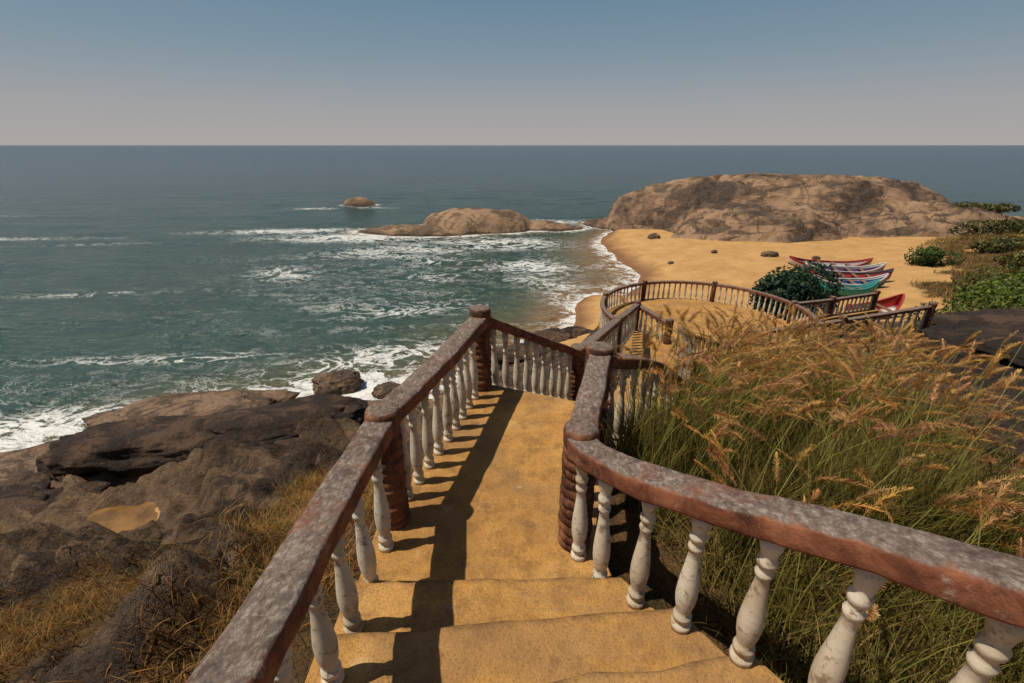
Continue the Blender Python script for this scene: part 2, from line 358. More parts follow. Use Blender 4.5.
foam=foam+.16*sstep(.55,.62,fbm(X*.12+3,Y*.5,91,4))*gb(-5,50,30,24)
foam=foam*(.55+.9*fbm(X*.2,Y*.4,88,4))
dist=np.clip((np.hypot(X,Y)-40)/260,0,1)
sw=(fbm(X*.09,Y*.22,41,3)-.5)*.5*np.clip(1-np.hypot(X,Y)/300,0,1)*np.clip(dep*2,0,1)
grid_mesh('sea_water',xs,ys,sw,MW,attrs=dict(depth=dep.ravel(),foam=foam.ravel(),dist=dist.ravel()))
def blob_poly(name,cx,cy,z,rx,ry,mat):
    k=28;V=[(cx+rx*math.cos(t)*(1+.15*math.sin(3*t)),cy+ry*math.sin(t)*(1+.1*math.cos(2*t)),z) for t in np.linspace(0,2*math.pi,k,endpoint=False)]
    me=bpy.data.meshes.new(name);me.from_pydata(V,[],[list(range(k))]);me.materials.append(mat);return link(bpy.data.objects.new(name,me))
mp=M('pool_water',.06,.5); mp.col(mp.ramp(mp.noise(1.5,5,.6),[(.35,(.12,.065,.022)),(.65,(.26,.14,.04))]))
blob_poly('tide_pool',PX,PY,PZ-.26,1.25,.9,mp.m)

# ---------------------------------------------------------------- boulders
def boulder(x,y,sx,sy,sz,rot=0,seed=0,sink=.3,mat=None,name='boulder',z=None):
    bm=bmesh.new();bmesh.ops.create_icosphere(bm,subdivisions=5,radius=1)
    o=Vector((seed*7.3,seed*3.1,seed*1.7))
    for v in bm.verts:
        p=v.co.copy()
        f=1+.28*(mn.fractal(p*1.1+o,.8,2.2,5))+.05*mn.fractal(p*5+o,.8,2.,4)
        q=Vector([math.copysign(abs(c)**.85,c) for c in p])
        v.co=q*f; v.co.x*=sx;v.co.y*=sy;v.co.z*=sz
    me=bpy.data.meshes.new(name);bm.to_mesh(me);bm.free()
    for p in me.polygons:p.use_smooth=True
    me.materials.append(mat or MBO)
    ob=link(bpy.data.objects.new(name,me)); ob.rotation_euler[2]=rot
    ob.location=(x,y,(gz(x,y) if z is None else z)+sz*(1-2*sink)); return ob
MTB=mat_rock('tan_granite',.9,tan=(.38,.25,.155),mid=(.24,.15,.09),dark=(.07,.05,.036))
MDK=mat_rock('dark_granite',1.1,tan=(.15,.09,.055),mid=(.06,.04,.027),dark=(.02,.016,.013))
MSB=mat_rock('surf_granite',1.6,wetz=.3,tan=(.24,.155,.095))
B=[(-15,18.6,4.6,2.2,.9,.25,1,MTB),(-10.5,19.0,3.2,1.4,.6,.2,2,MTB),(-19.5,15.5,3.2,1.8,.7,.5,3,MTB),(-11.5,17.2,1.3,.9,.7,.3,4,MBO),(-6.5,18.5,2.6,1.2,.5,.1,5,MBO),
(-10.1,23.9,1.35,.95,.75,.2,6,MSB),(-7.0,23.2,.85,.6,.45,.2,7,MSB),(-22,13,1.3,.9,.6,.4,8,MTB),(-24,12,1.0,.7,.5,.1,9,MBO),(2.8,29.5,1.6,.9,.6,.3,10,MDK),(4.6,30.6,1.2,.7,.5,.1,11,MDK),(0.6,27,2,1.2,.7,.3,12,MDK),
(-17,10.5,3.6,1.9,.7,.5,13,MDK),(-13.5,14.6,3.4,1.3,.8,.1,14,MDK),(-9,15.6,3.4,1.4,.6,.3,15,MDK),
(20,66,.75,.6,.6,0,21,MBO),(29,52,.9,.6,.4,0,22,MBO),(24,55,.35,.3,.25,0,23,MBO),(33,50,.4,.3,.25,0,24,MBO),(18,52,.3,.25,.2,0,25,MBO)]
for x,y,sx,sy,sz,r,s,m_ in B: boulder(x,y,sx,sy,sz,r,s,.34,m_, z=(-.05 if s in(6,7) else None))
boulder(14.6,10.0,5.2,2.6,.6,.05,31,.52,MDK,'dark_rock_outcrop')
boulder(6.6,5.4,1.2,.8,.45,.4,32,.45,MDK,'dark_rock_outcrop')
boulder(1.62,1.15,.3,.25,.12,.4,33,.3,MBO)

# ---------------------------------------------------------------- staircase
def prisms(name,pieces,mat,bev=.014):
    """pieces: polygon, top z, thickness, flag for a worn nosing on the first edge, its colour darkened as painted shade"""
    bm=bmesh.new();el=bm.verts.layers.float.new('edge')
    for pi,pc in enumerate(pieces):
        poly,z,th=pc[:3];nose=pc[3] if len(pc)>3 else None
        if nose is not None:
            a,b,c,d=[np.array(p,float) for p in poly]
            K=14
            def row(p,q,off,jit):
                o=[]
                for i in range(K+1):
                    t=i/K;v=p+(q-p)*t
                    if jit and 0<i<K:
                        e=mn.noise(Vector((t*7,pi*3.7,0)))*.026+mn.noise(Vector((t*31,pi*5.7,0)))*.010
                        v=v+np.array((-(q-p)[1],(q-p)[0]))/np.linalg.norm(q-p)*e
                    o.append(v)
                return o
            def tow(p,q,w): v=q-p;return p+v/np.linalg.norm(v)*w
            r0_=row(a,b,0,True);r1_=row(tow(a,d,.05),tow(b,c,.05),0,False);r2_=row(d,c,0,False)
            zj=[mn.noise(Vector((i*.7,pi*2.1,4)))*.010 for i in range(K+1)]
            T0=[bm.verts.new((p[0],p[1],z-.006+zj[i])) for i,p in enumerate(r0_)];T1=[bm.verts.new((p[0],p[1],z)) for p in r1_];T2=[bm.verts.new((p[0],p[1],z)) for p in r2_]
            B0=[bm.verts.new((p[0],p[1],z-th)) for p in r0_];B2=[bm.verts.new((p[0],p[1],z-th)) for p in r2_]
            for v in T0: v[el]=1
            for i in range(K):
                bm.faces.new((T0[i],T0[i+1],T1[i+1],T1[i]));bm.faces.new((T1[i],T1[i+1],T2[i+1],T2[i]))
                bm.faces.new((T0[i+1],T0[i],B0[i],B0[i+1]));bm.faces.new((T2[i],T2[i+1],B2[i+1],B2[i]))
            bm.faces.new((T0[0],T1[0],T2[0],B2[0],B0[0]));bm.faces.new((T0[K],B0[K],B2[K],T2[K],T1[K]))
        else:
            top=[bm.verts.new((p[0],p[1],z)) for p in poly];bot=[bm.verts.new((p[0],p[1],z-th)) for p in poly]
            bm.faces.new(top);bm.faces.new(bot[::-1]);k=len(poly)
            for i in range(k): bm.faces.new((top[i],bot[i],bot[(i+1)%k],top[(i+1)%k]))
    bmesh.ops.recalc_face_normals(bm,faces=bm.faces)
    me=bpy.data.meshes.new(name);bm.to_mesh(me);bm.free();me.materials.append(mat)
    ob=link(bpy.data.objects.new(name,me))
    b=ob.modifiers.new('b','BEVEL');b.width=bev;b.segments=2;b.limit_method='ANGLE';b.angle_limit=R(50)
    return ob
P=[]
RISE=.13
Lx,Ly,Rx,Ry=-1.0,2.05,.68,2.08
E=[((Lx,Ly),(Rx,Ry))]
for k in range(1,9): E.append(((Lx+.01*k,Ly-.45*k),(Rx+.225*k,Ry-.32*k)))
for k in range(8):
    a,b=E[k],E[k+1]; ov=.02+.012*(k%2)
    a=((a[0][0]-.0,a[0][1]+ov),(a[1][0],a[1][1]+ov))
    P.append(([a[0],a[1],b[1],b[0]],10.4+RISE*(k+1),.9,0))
def step_z(x,y):
    z=10.4
    for k,(l,r) in enumerate(E):
        t=(x-l[0])/(r[0]-l[0]); 
        if y<l[1]+t*(r[1]-l[1])+.02: z=10.4+RISE*(k+1)
    return min(z,10.4+RISE*8)
P.append(([(Lx,Ly),(Rx,Ry),(.60,2.55),(.92,3.7),(1.0,4.35),(-.38,4.92),(-1.0,2.75)],10.4,1.0))
l0,l1=np.array((-.38,4.92)),np.array((.93,6.45)); r0,r1=np.array((1.0,4.35)),np.array((2.2,5.25)); N=7
for k in range(N):
    a=l0+(l1-l0)*k/N;b=l0+(l1-l0)*(k+1)/N;c=r0+(r1-r0)*k/N;d=r0+(r1-r0)*(k+1)/N
    P.append(([tuple(b),tuple(d),tuple(c),tuple(a)],10.4-.164*(k+1),.9,0))
u=np.array((.356,.935));w=np.array((.935,-.356))
s0=np.array((1.15,7.05));e0=s0+w*1.65
P.append(([tuple(l1),tuple(r1),tuple(e0),tuple(s0)],9.25-.004,.9))
for k in range(12):
    a=s0+u*.49*k;b=s0+u*.49*(k+1);P.append(([tuple(b),tuple(b+w*1.65),tuple(a+w*1.65),tuple(a)],9.25-.1625*(k+1),.9,0))
q=s0+u*.49*12; 
P.append(([tuple(q),tuple(q+w*1.65),(5.25,12.2),(4.95,13.35),(4.15,14.65),(3.95,14.4)],7.296,1.0))
f0,f1=np.array((4.95,13.35)),np.array((6.3,14.6));g0,g1=np.array((5.25,12.2)),np.array((7.3,13.95))
for k in range(7):
    a=f0+(f1-f0)*k/7;b=f0+(f1-f0)*(k+1)/7;c=g0+(g1-g0)*k/7;d=g0+(g1-g0)*(k+1)/7
    P.append(([tuple(b),tuple(d),tuple(c),tuple(a)],7.29-.18*(k+1),.9,0))
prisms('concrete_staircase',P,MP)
ringc=(7.8,18.0);RR=4.15
prisms('viewing_platform',[([(ringc[0]+RR*math.cos(t),ringc[1]+RR*math.sin(t)) for t in np.linspace(0,2*math.pi,64,endpoint=False)],6.0,1.6)],MP,.02)

# ---------------------------------------------------------------- balustrades
def catmull(pts,step=.06):
    P=[np.array(p,float) for p in pts]
    if len(P)==2:
        k=max(2,int(np.linalg.norm(P[1]-P[0])/step));return [P[0]+(P[1]-P[0])*i/k for i in range(k+1)]
    P=[2*P[0]-P[1]]+P+[2*P[-1]-P[-2]];o=[]
    for i in range(1,len(P)-2):
        a,b,c,d=P[i-1:i+3];k=max(2,int(np.linalg.norm(c-b)/step))
        for j in range(k):
            t=j/k;o.append(.5*((2*b)+(-a+c)*t+(2*a-5*b+4*c-d)*t*t+(-a+3*b-3*c+d)*t**3))
    o.append(P[-2]);return o
def rail_mesh(pts,w=.2,h=.12,seed=0,parent=None):
    L=catmull(pts);prof=[]
    r=.018
    for cx,cy,a0 in ((w/2-r,-r,0),(w/2-r,-h+r,-90),(-w/2+r,-h+r,-180),(-w/2+r,-r,-270)):
        for a in ((90,45,0) if a0==0 else ((0,-45,-90) if a0==-90 else ((-90,-135,-180) if a0==-180 else (180,135,90)))):
            prof.append((cx+r*math.cos(R(a)),cy+r*math.sin(R(a))))
    pr=[]
    for i in range(len(prof)):
        a=prof[i];b=prof[(i+1)%len(prof)];d=math.hypot(a[0]-b[0],a[1]-b[1]);k=3 if d>.04 else 1
        for j in range(k): pr.append((a[0]+(b[0]-a[0])*j/k,a[1]+(b[1]-a[1])*j/k))
    K=len(pr);V=[]
    for i,p in enumerate(L):
        t=L[min(i+1,len(L)-1)]-L[max(i-1,0)];t[2]=0;t=t/np.linalg.norm(t);sd=np.array((t[1],-t[0],0))
        for (x,y) in pr:
            q=p+sd*x+np.array((0,0,y))
            nz=mn.noise_vector(Vector(q*3.5)+Vector((seed,0,0)))*.010+mn.noise_vector(Vector(q*14))*.005
            V.append(q+np.array(nz))
    F=[]
    for i in range(len(L)-1):
        for j in range(K): F.append((i*K+j,i*K+(j+1)%K,(i+1)*K+(j+1)%K,(i+1)*K+j))
    me=bpy.data.meshes.new('rail');me.from_pydata([tuple(v) for v in V],[],F+[tuple(range(K))[::-1],tuple((len(L)-1)*K+j for j in range(K))])
    bmx=bmesh.new();bmx.from_mesh(me);bmesh.ops.recalc_face_normals(bmx,faces=bmx.faces);bmx.to_mesh(me);bmx.free()
    for p in me.polygons:p.use_smooth=True
    me.materials.append(MR);link(bpy.data.objects.new('rail',me),parent);return L
def lathe(prof,seg):
    V=[];F=[]
    for z,r in prof:
        for k in range(seg):
            a=2*math.pi*k/seg;V.append((r*math.cos(a),r*math.sin(a),z))
    for i in range(len(prof)-1):
        for k in range(seg):F.append((i*seg+k,i*seg+(k+1)%seg,(i+1)*seg+(k+1)%seg,(i+1)*seg+k))
    F.append(tuple(range(seg))[::-1]);F.append(tuple((len(prof)-1)*seg+k for k in range(seg)))
    return V,F
BP=[(0,.058),(.05,.06),(.055,.046),(.09,.044),(.095,.054),(.125,.055),(.14,.040),(.18,.046),(.24,.057),(.30,.062),(.37,.061),(.45,.054),(.54,.044),(.62,.036),(.68,.032),(.69,.040),(.715,.044),(.73,.034),(.76,.034),(.77,.045),(.80,.048),(.82,.036),(.86,.042),(.90,.052),(.94,.054),(.95,.046),(1,.05)]
def bal_mesh(seg):
    V,F=lathe(BP,seg);me=bpy.data.meshes.new('baluster');me.from_pydata(V,[],F)
    for p in me.polygons:p.use_smooth=len(p.vertices)==4
    me.materials.append(MB);return me
BM=bal_mesh(20)
def post_mesh(h,r=.115,seed=0,flare=0):
    prof=[];z=0;prof.append((0,r*1.02))
    nb=max(3,int(h/.085));k=0
    for i in range(nb*6):
        t=i/(nb*6.)*(h-.14);f=(i%6)/6.
        rr=r*(1-.09*(1 if f<.17 else 0))*(1+.03*math.sin(f*math.pi));prof.append((t+.002,rr))
    prof+= [(h-.14,r*.9),(h-.13,r*.98),(h-.12,r*1.04),(h-.03,r*1.05),(h-.008,r*.98),(h,r*.85),(h+.004,r*.5),(h+.006,r*.05)]
    V,F=lathe(prof,28);V=[tuple(Vector(v)+mn.noise_vector(Vector(v)*9+Vector((seed,0,0)))*.012) for v in V]
    me=bpy.data.meshes.new('post');me.from_pydata(V,[],F)
    for p in me.polygons:p.use_smooth=True
    me.materials.append(MPO);return me
cnt=[0]
def post(x,y,zb,zt,parent,r=.112):
    cnt[0]+=1;o=link(bpy.data.objects.new('post',post_mesh(zt-zb,r,cnt[0]*3.3)),parent);o.location=(x,y,zb);return o
def balustrade(pts,basef,spacing=.22,posts=(),w=.19,h=.12,inset=.2,base_off=0,bs=.86,at=None):
    e=empty('balustrade');L=rail_mesh(pts,w,h,random.random()*50,e)
    S=[0]
    for i in range(1,len(L)):S.append(S[-1]+float(np.hypot(*(L[i]-L[i-1])[:2])))
    tot=S[-1];k=max(1,round((tot-2*inset)/spacing))
    ss=at or [inset+(tot-2*inset)*j/k for j in range(k+1)]
    for s in ss:
        i=min(max(1,int(np.searchsorted(S,s))),len(L)-1);t=(s-S[i-1])/max(1e-6,S[i]-S[i-1]);p=L[i-1]+(L[i]-L[i-1])*t
        zb=basef(p[0],p[1],s/tot);hh=p[2]-h+.015-zb
        if hh<.2: continue
        o=link(bpy.data.objects.new('baluster',BM),e);o.location=(p[0]+random.uniform(-.006,.006),p[1]+random.uniform(-.006,.006),zb-.004);o.scale=(bs,bs,hh+.004)
        o.rotation_euler=(random.uniform(-.02,.02),random.uniform(-.02,.02),random.uniform(0,6))
    for (x,y,zb,zt) in posts: post(x,y,zb,zt,e)
    return e
lin=lambda a,b:(lambda x,y,t:a+(b-a)*t)
st=lambda x,y,t:step_z(x,y)
balustrade([(-.70,-1.2,12.15),(-.77,.2,11.80),(-.82,1.0,11.60),(-.875,1.8,11.44),(-.88,2.64,11.33)],st,.33,[(-.88,2.7,10.38,11.37)],inset=.2)
balustrade([(-.88,2.74,11.33),(-.62,3.7,11.30),(-.36,4.72,11.30)],lin(10.4,10.4),.21,[(-.35,4.78,10.38,11.38)],inset=.2,bs=.78)
balustrade([(-.33,4.82,11.29),(.96,6.28,10.22)],lin(10.35,9.25),.2,[(.98,6.3,9.2,10.27)],bs=.78)
balustrade([(1.0,6.35,10.2),(4.08,14.45,8.24)],lin(9.2,7.3),.24,[(2.5,10.3,8.1,9.28),(4.1,14.5,7.2,8.32)])
balustrade([(4.12,14.48,8.22),(4.8,13.4,8.0)],lin(7.29,7.2),.22,[(4.83,13.35,7.1,8.1)])
balustrade([(.43,2.52,11.33),(.49,2.28,11.35),(.78,1.82,11.50),(1.43,.93,11.91),(2.5,-.6,12.5)],st,.33,[(.44,2.5,10.38,11.36)],at=[.16,.40,.68,.97,1.28,1.58,1.9,2.2,2.55,2.9])
balustrade([(.46,2.56,11.33),(.76,3.66,11.34)],lin(10.4,10.4),.2,[(.77,3.72,10.38,11.39)])
balustrade([(.8,3.76,11.3),(1.5,4.45,10.9),(2.15,5.2,10.25)],lin(10.35,9.3),.2,[(2.15,5.2,9.2,10.3)])
balustrade([(2.17,5.25,10.23),(2.65,6.5,10.15),(4.75,12.1,8.25)],lin(9.25,7.3),.24,[(4.78,12.15,7.2,8.3)])
balustrade([(4.85,12.1,8.2),(7.2,14.05,6.9)],lin(7.2,6.),.24,[(7.2,14.1,5.9,7.0)])
arc=[(ringc[0]+4.05*math.cos(R(a)),ringc[1]+4.05*math.sin(R(a)),6.9) for a in np.linspace(245,-85,45)]
pp=[]
for a in (245,200,155,110,62,8,-40,-85): pp.append((ringc[0]+4.05*math.cos(R(a)),ringc[1]+4.05*math.sin(R(a)),5.98,7.0))
balustrade(arc,lin(6,6),.26,pp,w=.18)
balustrade([(11.85,18.6,6.9),(14,19.6,6.75),(16.8,20.6,6.75)],lambda x,y,t:6.0-.1*t,.26,[(14.2,19.7,5.2,6.85),(16.8,20.6,5.2,6.85)],w=.18)
balustrade([(6.9,12.6,7.95),(10,13.3,8.1),(13.4,14.1,8.3)],lambda x,y,t:7.05+.35*t,.3,[(6.9,12.6,6.6,8.05),(10.1,13.35,6.6,8.2),(13.4,14.1,6.8,8.4)],w=.16,h=.1)
prisms('low_wall',[([(6.8,12.5),(13.5,13.95),(13.45,14.25),(6.8,12.8)],7.06,1.6),([(11.9,18.3),(14.2,19.4),(17,20.4),(16.9,20.8),(14,19.9),(11.7,18.9)],5.95,1.6)],MP)

# ---------------------------------------------------------------- grass
def blades(n,xy,zb,h,wd,lean,colA,colB,segs=4,tipcol=None,droop=1.0,mixr=None,rootd=.45,tipk=.5):
    th=rng.uniform(0,2*np.pi,n);ph=rng.uniform(0,2*np.pi,n)
    ld=np.stack([np.cos(th),np.sin(th)],1);sd=np.stack([np.cos(ph),np.sin(ph)],1)
    V=np.zeros((n,segs+1,2,3));C=np.zeros((n,segs+1,2,3))
    mixr=rng.random((n,1)) if mixr is None else np.clip(mixr[:,None]+rng.normal(0,.25,(n,1)),0,1);base=colA*(1-mixr)+colB*mixr; base=base*rng.uniform(.6,1.4,(n,1))
    for s in range(segs+1):
        t=s/segs;off=(lean*h*t**(1.6))[:,None]*ld
        z=zb+h*(t-.35*droop*lean*t**2.5)
        w=wd*(1-t**1.5*.93)
        for j,sg in ((0,-1),(1,1)):
            V[:,s,j,:2]=xy+off+sd*(w*sg)[:,None];V[:,s,j,2]=z
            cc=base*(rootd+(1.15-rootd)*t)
            if tipcol is not None: cc=cc*(1-t**2*tipk)+np.array(tipcol)*t**2*tipk
            C[:,s,j]=cc
    idx=np.arange(n*(segs+1)*2).reshape(n,segs+1,2)
    F=np.stack([idx[:,:-1,0],idx[:,:-1,1],idx[:,1:,1],idx[:,1:,0]],-1).reshape(-1,4)
    return V.reshape(-1,3),F,C.reshape(-1,3)
def zarr(xy): return ground_h(xy[:,0],xy[:,1])[0]
def clumps(region,ncl,per,rad,avoid=.12):
    pts=[]
    while len(pts)<ncl:
        x,y=region()
        d,_=pathdist(np.array([x]),np.array([y]))
        if d[0]>avoid: pts.append((x,y))
    c=np.array(pts);xy=np.repeat(c,per,0)+rng.normal(0,rad,(ncl*per,2));ci=np.repeat(rng.random(ncl),per)
    d,_=pathdist(xy[:,0],xy[:,1]);k=d>avoid*.4;return c,xy[k],ci[k]
green=np.array((.095,.125,.018));olive=np.array((.19,.17,.035));straw=np.array((.42,.27,.09));gold=np.array((.66,.37,.12))
def regR():
    while True:
        x=random.uniform(.8,7.2);y=random.uniform(.4,9.2)
        if x>1.0+max(0,(y-4))*.42 and x<2.6+y*.42+random.uniform(-.5,.5): 
            if fbm(np.array([x*.9]),np.array([y*.9]),55,3)[0]>.36: return x,y
c1,xy,ci=clumps(regR,420,66,.11)
tall=lambda a:1+.28*np.exp(-(((a[:,0]-2.9)/1.2)**2+((a[:,1]-6.2)/1.6)**2))
nb=len(xy);h=rng.uniform(.4,1.1,nb)*(1-.25*(xy[:,0]<1.5));h*=np.where(xy[:,1]<2.3,.55,1)*np.where(xy[:,1]>7.5,.8,1)*tall(xy)
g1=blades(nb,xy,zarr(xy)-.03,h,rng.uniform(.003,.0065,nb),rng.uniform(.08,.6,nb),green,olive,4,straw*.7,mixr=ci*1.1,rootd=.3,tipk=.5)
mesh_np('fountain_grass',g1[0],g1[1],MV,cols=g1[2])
xy2=np.stack([rng.uniform(1,9,12000),rng.uniform(0,11,12000)],1)
xy2=np.concatenate([xy2,np.stack([rng.uniform(.9,3.6,12000),rng.uniform(-.6,2.8,12000)],1)])
d,_=pathdist(xy2[:,0],xy2[:,1]);xy2=xy2[(d>.03)&(xy2[:,0]<4.+xy2[:,1]*.35)];nb=len(xy2)
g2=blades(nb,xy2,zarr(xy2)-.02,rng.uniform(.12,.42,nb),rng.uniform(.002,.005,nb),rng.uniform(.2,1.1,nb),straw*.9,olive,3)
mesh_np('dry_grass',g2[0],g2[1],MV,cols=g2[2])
def plumes(name,xy,zb,H,Lp,rp,nb=230,lean=.5):
    n=len(xy);Vs=[];Fs=[];Cs=[];k=0
    wind=rng.normal(0.2,1.2,n)
    for i in range(n):
        a=wind[i];ld=np.array((math.cos(a),math.sin(a)));l=lean*random.uniform(.2,1.2);h=H[i];dr=random.uniform(.1,.8)
        def pt(t):
            t=np.asarray(t,float);e=np.maximum(0,t-1)*h/Lp[i]
            o=l*h*t**2+e*e*Lp[i]*.35
            return np.stack([xy[i,0]+ld[0]*o,xy[i,1]+ld[1]*o,zb[i]+h*(t-.25*l*t**3)-e*e*Lp[i]*dr*.6],-1)
        ts=np.linspace(0,1,6);wv=np.array((-ld[1],ld[0],0))*.0025
        p=pt(ts);st_=np.stack([p-wv,p+wv],1).reshape(-1,3);Vs.append(st_);Cs.append(np.repeat((olive*1.1)[None],12,0))
        Fs.append(np.array([(k+2*s,k+2*s+1,k+2*s+3,k+2*s+2) for s in range(5)]));k+=12
        t1=1+Lp[i]/h;br=random.uniform(.55,1.25);tint=np.array((1,random.uniform(.85,1.1),random.uniform(.7,1.4)))
        nn=int(nb*random.uniform(.7,1.2));tt=rng.random(nn);an=rng.uniform(0,2*np.pi,nn)
        t=1+(t1-1)*tt;p=pt(t);q=pt(t+.02);ax=q-p;ax/=np.linalg.norm(ax,axis=1)[:,None]
        s1=np.cross(ax,np.array((0,0,1.)));s1/=np.linalg.norm(s1,axis=1)[:,None]+1e-6;s2=np.cross(ax,s1)
        rad=s1*np.cos(an)[:,None]+s2*np.sin(an)[:,None]
        env=np.sin(np.pi*np.clip(.16+.84*tt,0,1))**.45*(1-.25*tt)
        tip=p+rad*(rp*env*rng.uniform(.45,1.4,nn))[:,None]+ax*Lp[i]*.09
        sdv=np.cross(rad,ax)*.0019
        Vs.append(np.stack([p-sdv,p+sdv,tip+sdv*.5,tip-sdv*.5],1).reshape(-1,3))
        cc=gold[None]*tint*br*rng.uniform(.75,1.2,(nn,1));Cs.append(np.stack([cc*.55,cc*.55,cc*1.15,cc*1.15],1).reshape(-1,3))
        Fs.append(k+np.arange(nn*4).reshape(-1,4));k+=nn*4
    mesh_np(name,np.concatenate(Vs),np.concatenate(Fs),MV,cols=np.clip(np.concatenate(Cs),0,.85))
px=[]
for c in c1:
    if c[1]<1.5: continue
    for _ in range(random.choice((1,3,4,5,6)) if c[1]>3.0 else random.choice((0,1,2,3))): px.append((c[0]+random.gauss(0,.22),c[1]+random.gauss(0,.22)))
px=np.array(px);d,_=pathdist(px[:,0],px[:,1]);px=px[d>.1];npx=len(px)
plumes('grass_plumes',px,zarr(px),rng.uniform(.75,1.45,npx)*np.where(px[:,1]>7.5,.85,1)*np.where(px[:,1]<2.4,.75,1)*tall(px),rng.uniform(.16,.30,npx),.033)
def regL():
    while True:
        x=random.uniform(-9,-1.1);y=random.uniform(-.5,10)
        s,g_=masks(np.array([x]),np.array([y]),base_h(np.array([x]),np.array([y])))
        if g_[0]>.5 : return x,y
c3,xy,ci=clumps(regL,560,60,.15,.15)
nb=len(xy);g3=blades(nb,xy,zarr(xy)-.02,rng.uniform(.08,.30,nb),rng.uniform(.003,.006,nb),rng.uniform(.2,1.1,nb),np.array((.46,.20,.055)),np.array((.18,.15,.035)),3,straw,mixr=ci)
mesh_np('dry_grass',g3[0],g3[1],MV,cols=g3[2])

# ---------------------------------------------------------------- shrubs
def shrub(name,x,y,rx,ry,rz,nl,ls,cA,cB,z=None,lumps=7):
    z0=gz(x,y) if z is None else z
    cs=[(random.uniform(-.6,.6)*rx,random.uniform(-.6,.6)*ry,random.uniform(.2,.6)*rz,random.uniform(.35,.6)) for _ in range(lumps)]
    ci=rng.integers(0,lumps,nl);cs=np.array(cs)
    d=rng.normal(0,1,(nl,3));d/=np.linalg.norm(d,axis=1)[:,None];rr=rng.uniform(.55,1.05,nl)**.5
    c=cs[ci,:3]+d*np.array((rx,ry,rz))*(cs[ci,3]*rr)[:,None]
    c[:,2]=np.abs(c[:,2]);nrm=d+rng.normal(0,.6,(nl,3));nrm/=np.linalg.norm(nrm,axis=1)[:,None]
    t=np.cross(nrm,rng.normal(0,1,(nl,3)));t/=np.linalg.norm(t,axis=1)[:,None];b=np.cross(nrm,t)
    s=(ls*rng.uniform(.6,1.3,nl))[:,None]
    V=np.stack([c-t*s,c+b*s*.5,c+t*s,c-b*s*.5],1).reshape(-1,3)+np.array((x,y,z0))
    F=np.arange(nl*4).reshape(-1,4);m_=rng.random((nl,1))**1.5
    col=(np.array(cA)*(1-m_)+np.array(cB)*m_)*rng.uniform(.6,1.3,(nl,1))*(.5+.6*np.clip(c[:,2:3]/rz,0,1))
    e=mesh_np(name,V,F,MV,smooth=False,cols=np.repeat(col,4,0));return e
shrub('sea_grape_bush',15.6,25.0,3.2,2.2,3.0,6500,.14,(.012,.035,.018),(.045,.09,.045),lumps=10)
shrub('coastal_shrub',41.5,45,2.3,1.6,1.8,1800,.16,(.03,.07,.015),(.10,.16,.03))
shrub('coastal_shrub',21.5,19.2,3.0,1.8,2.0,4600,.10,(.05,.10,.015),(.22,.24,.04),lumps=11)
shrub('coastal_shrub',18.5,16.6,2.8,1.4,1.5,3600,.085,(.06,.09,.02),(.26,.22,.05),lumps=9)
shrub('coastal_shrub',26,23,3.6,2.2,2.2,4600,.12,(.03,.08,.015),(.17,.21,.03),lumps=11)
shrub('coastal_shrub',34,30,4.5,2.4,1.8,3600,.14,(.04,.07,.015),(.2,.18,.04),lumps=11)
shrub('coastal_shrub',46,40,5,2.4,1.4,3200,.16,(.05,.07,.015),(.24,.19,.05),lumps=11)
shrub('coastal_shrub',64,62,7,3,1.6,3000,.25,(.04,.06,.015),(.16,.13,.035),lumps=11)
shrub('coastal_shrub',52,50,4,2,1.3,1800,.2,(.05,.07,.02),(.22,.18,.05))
hz1=float(headland_h(np.array([67.]),np.array([69.]))[0][0]);shrub('headland_scrub',67,69,5,3,1.3,2600,.22,(.05,.06,.015),(.16,.14,.04),z=hz1-.3)
pts=np.stack([rng.uniform(14,75,90000),rng.uniform(12,66,90000)],1)
zz,ss,gg=ground_h(pts[:,0],pts[:,1]);k=(gg>.45)&(fbm(pts[:,0]*.5,pts[:,1]*.5,77,3)>.42);pts=pts[k];nb=len(pts)
g4=blades(nb,pts,zz[k]-.02,rng.uniform(.2,.8,nb),rng.uniform(.012,.03,nb),rng.uniform(.2,.9,nb),np.array((.12,.13,.025)),np.array((.46,.28,.09)),2)
mesh_np('slope_grass',g4[0],g4[1],MV,cols=g4[2])

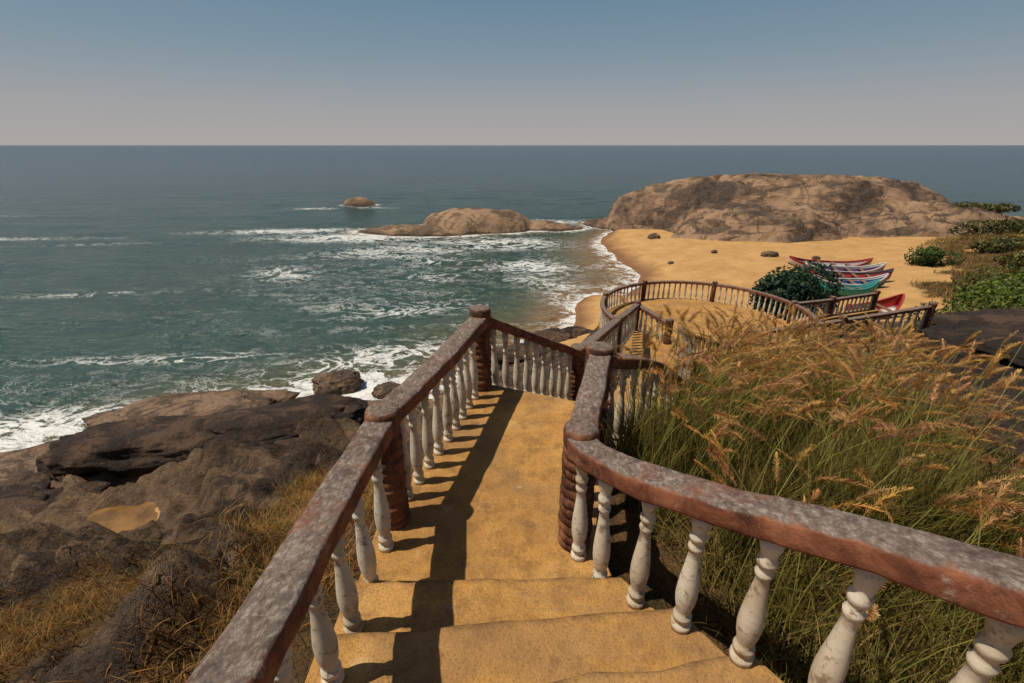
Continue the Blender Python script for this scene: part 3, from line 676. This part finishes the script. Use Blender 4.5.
# ---------------------------------------------------------------- boats
def boat(x,y,rot,Ln,Bm,cols,tilt=0,z=None,name='fishing_boat'):
    e=empty(name,(x,y,(gz(x,y) if z is None else z)+.05));e.rotation_euler=(tilt,0,rot)
    ns=26;V=[];F=[];mi=[]
    K=7
    for i in range(ns+1):
        t=i/ns*2-1;w=Bm/2*(1-abs(t)**2.4)**.75+.02;sheer=.62+.6*abs(t)**3.0+(.18*max(0,t)**4);keel=.45*abs(t)**4
        for j in range(-K,K+1):
            a=j/K;ww=w*math.copysign(abs(math.sin(abs(a)*math.pi/2))**.75,a);zz_=keel+(sheer-keel)*(1-math.cos(abs(a)*math.pi/2))**1.1
            V.append((t*Ln/2*(1+.02*abs(a)),ww,zz_))
    c=2*K+1
    for i in range(ns):
        for j in range(c-1):
            F.append((i*c+j,(i+1)*c+j,(i+1)*c+j+1,i*c+j+1));q=abs((j+.5)-K)/K
            mi.append(1 if q>.86 else (0 if q>.45 else 2))
    me=bpy.data.meshes.new('hull');me.from_pydata(V,[],F)
    for m_ in cols:me.materials.append(m_)
    me.polygons.foreach_set('material_index',mi)
    for p in me.polygons:p.use_smooth=True
    o=link(bpy.data.objects.new('hull',me),e);s=o.modifiers.new('s','SOLIDIFY');s.thickness=.06;s.offset=0
    for side,idx in (('gunwale_port',0),('gunwale_starboard',c-1)):
        cu=bpy.data.curves.new(side,'CURVE');cu.dimensions='3D';sp=cu.splines.new('POLY');sp.points.add(ns)
        for i in range(ns+1):sp.points[i].co=(*V[i*c+idx],1)
        cu.bevel_depth=.05;cu.materials.append(cols[1]);link(bpy.data.objects.new(side,cu),e)
    for k_,tx in enumerate((-.55,-.2,.15,.5)):
        bw=Bm*(1-abs(tx)**2.4)**.75*.93
        bm=bmesh.new();bmesh.ops.create_cube(bm,size=1)
        for v in bm.verts:v.co=Vector((v.co.x*.28+tx*Ln/2,v.co.y*bw,v.co.z*.05+.58))
        me=bpy.data.meshes.new('thwart');bm.to_mesh(me);bm.free();me.materials.append(cols[3]);link(bpy.data.objects.new('thwart_%d'%(k_+1),me),e)
    return e
wh=mat_paint('boat_white',(.55,.53,.5));rd=mat_paint('boat_red',(.36,.03,.025));bl=mat_paint('boat_blue',(.03,.09,.26));tl=mat_paint('boat_teal',(.03,.24,.22));wd=mat_paint('boat_wood',(.2,.11,.06));dk=mat_paint('boat_dark',(.05,.03,.05));pu=mat_paint('boat_purple',(.13,.06,.16))
boat(31.0,45.0,R(-14),7.0,1.5,(wh,rd,dk,wd),R(8))
boat(31.0,42.8,R(-10),6.6,1.5,(pu,wh,dk,wd),R(6))
boat(30.0,40.4,R(-13),6.2,1.4,(rd,dk,wh,wd),R(6))
boat(28.3,38.2,R(-7),5.8,1.4,(bl,wh,dk,wd),R(5))
boat(27.0,36.2,R(-4),4.6,1.4,(tl,tl,bl,wd),R(-6))
boat(21.6,26.6,R(20),4.4,1.4,(rd,rd,wh,wd),R(10))

# ---------------------------------------------------------------- light, sky, camera
w_=bpy.data.worlds.new('World');sc.world=w_;w_.use_nodes=True;nt=w_.node_tree
sk=nt.nodes.new('ShaderNodeTexSky');sk.sky_type='NISHITA';sk.sun_disc=False;sk.sun_elevation=R(64);sk.sun_rotation=R(-92);sk.dust_density=1.0;sk.air_density=1.0;sk.ozone_density=1.5;sk.altitude=10
bg=nt.nodes['Background'];bg.inputs[1].default_value=.06
tc=nt.nodes.new('ShaderNodeTexCoord');sx=nt.nodes.new('ShaderNodeSeparateXYZ');nt.links.new(tc.outputs['Generated'],sx.inputs[0])
ab=nt.nodes.new('ShaderNodeMath');ab.operation='ABSOLUTE';nt.links.new(sx.outputs[2],ab.inputs[0])
hz=nt.nodes.new('ShaderNodeValToRGB');e=hz.color_ramp.elements;e[0].position=0;e[0].color=(.98,.98,.98,1);e[1].position=.55;e[1].color=(.0,.0,.0,1)
x=e.new(.1);x.color=(.92,)*3+(1,);x=e.new(.26);x.color=(.75,)*3+(1,)
nt.links.new(ab.outputs[0],hz.inputs[0])
hc=nt.nodes.new('ShaderNodeValToRGB');e=hc.color_ramp.elements;e[0].position=0;e[0].color=(.42,.385,.37,1);e[1].position=.30;e[1].color=(.10,.215,.325,1)
x=e.new(.06);x.color=(.36,.36,.37,1);x=e.new(.15);x.color=(.22,.30,.36,1)
nt.links.new(ab.outputs[0],hc.inputs[0])
sc_=nt.nodes.new('ShaderNodeVectorMath');sc_.operation='SCALE';sc_.inputs['Scale'].default_value=1/.06;nt.links.new(hc.outputs[0],sc_.inputs[0])
mx=nt.nodes.new('ShaderNodeMix');mx.data_type='RGBA';nt.links.new(hz.outputs[0],mx.inputs[0]);nt.links.new(sk.outputs[0],mx.inputs[6]);nt.links.new(sc_.outputs[0],mx.inputs[7])
nt.links.new(mx.outputs[2],bg.inputs[0])
sun=bpy.data.lights.new('sun','SUN');sun.energy=4.6;sun.angle=R(.53);sun.color=(1,.89,.74)
so=link(bpy.data.objects.new('sun',sun));so.rotation_euler=Vector((.44,.08,-.9)).to_track_quat('-Z','Y').to_euler()
cam=bpy.data.cameras.new('camera');cam.lens=16.35;cam.sensor_width=36;cam.clip_end=60000;cam.clip_start=.05
co=link(bpy.data.objects.new('camera',cam));co.location=(0,0,13);co.rotation_euler=(R(90-22.9),0,0);sc.camera=co
sc.view_settings.view_transform='Standard';sc.view_settings.look='None';sc.view_settings.exposure=0
print('done', npx)
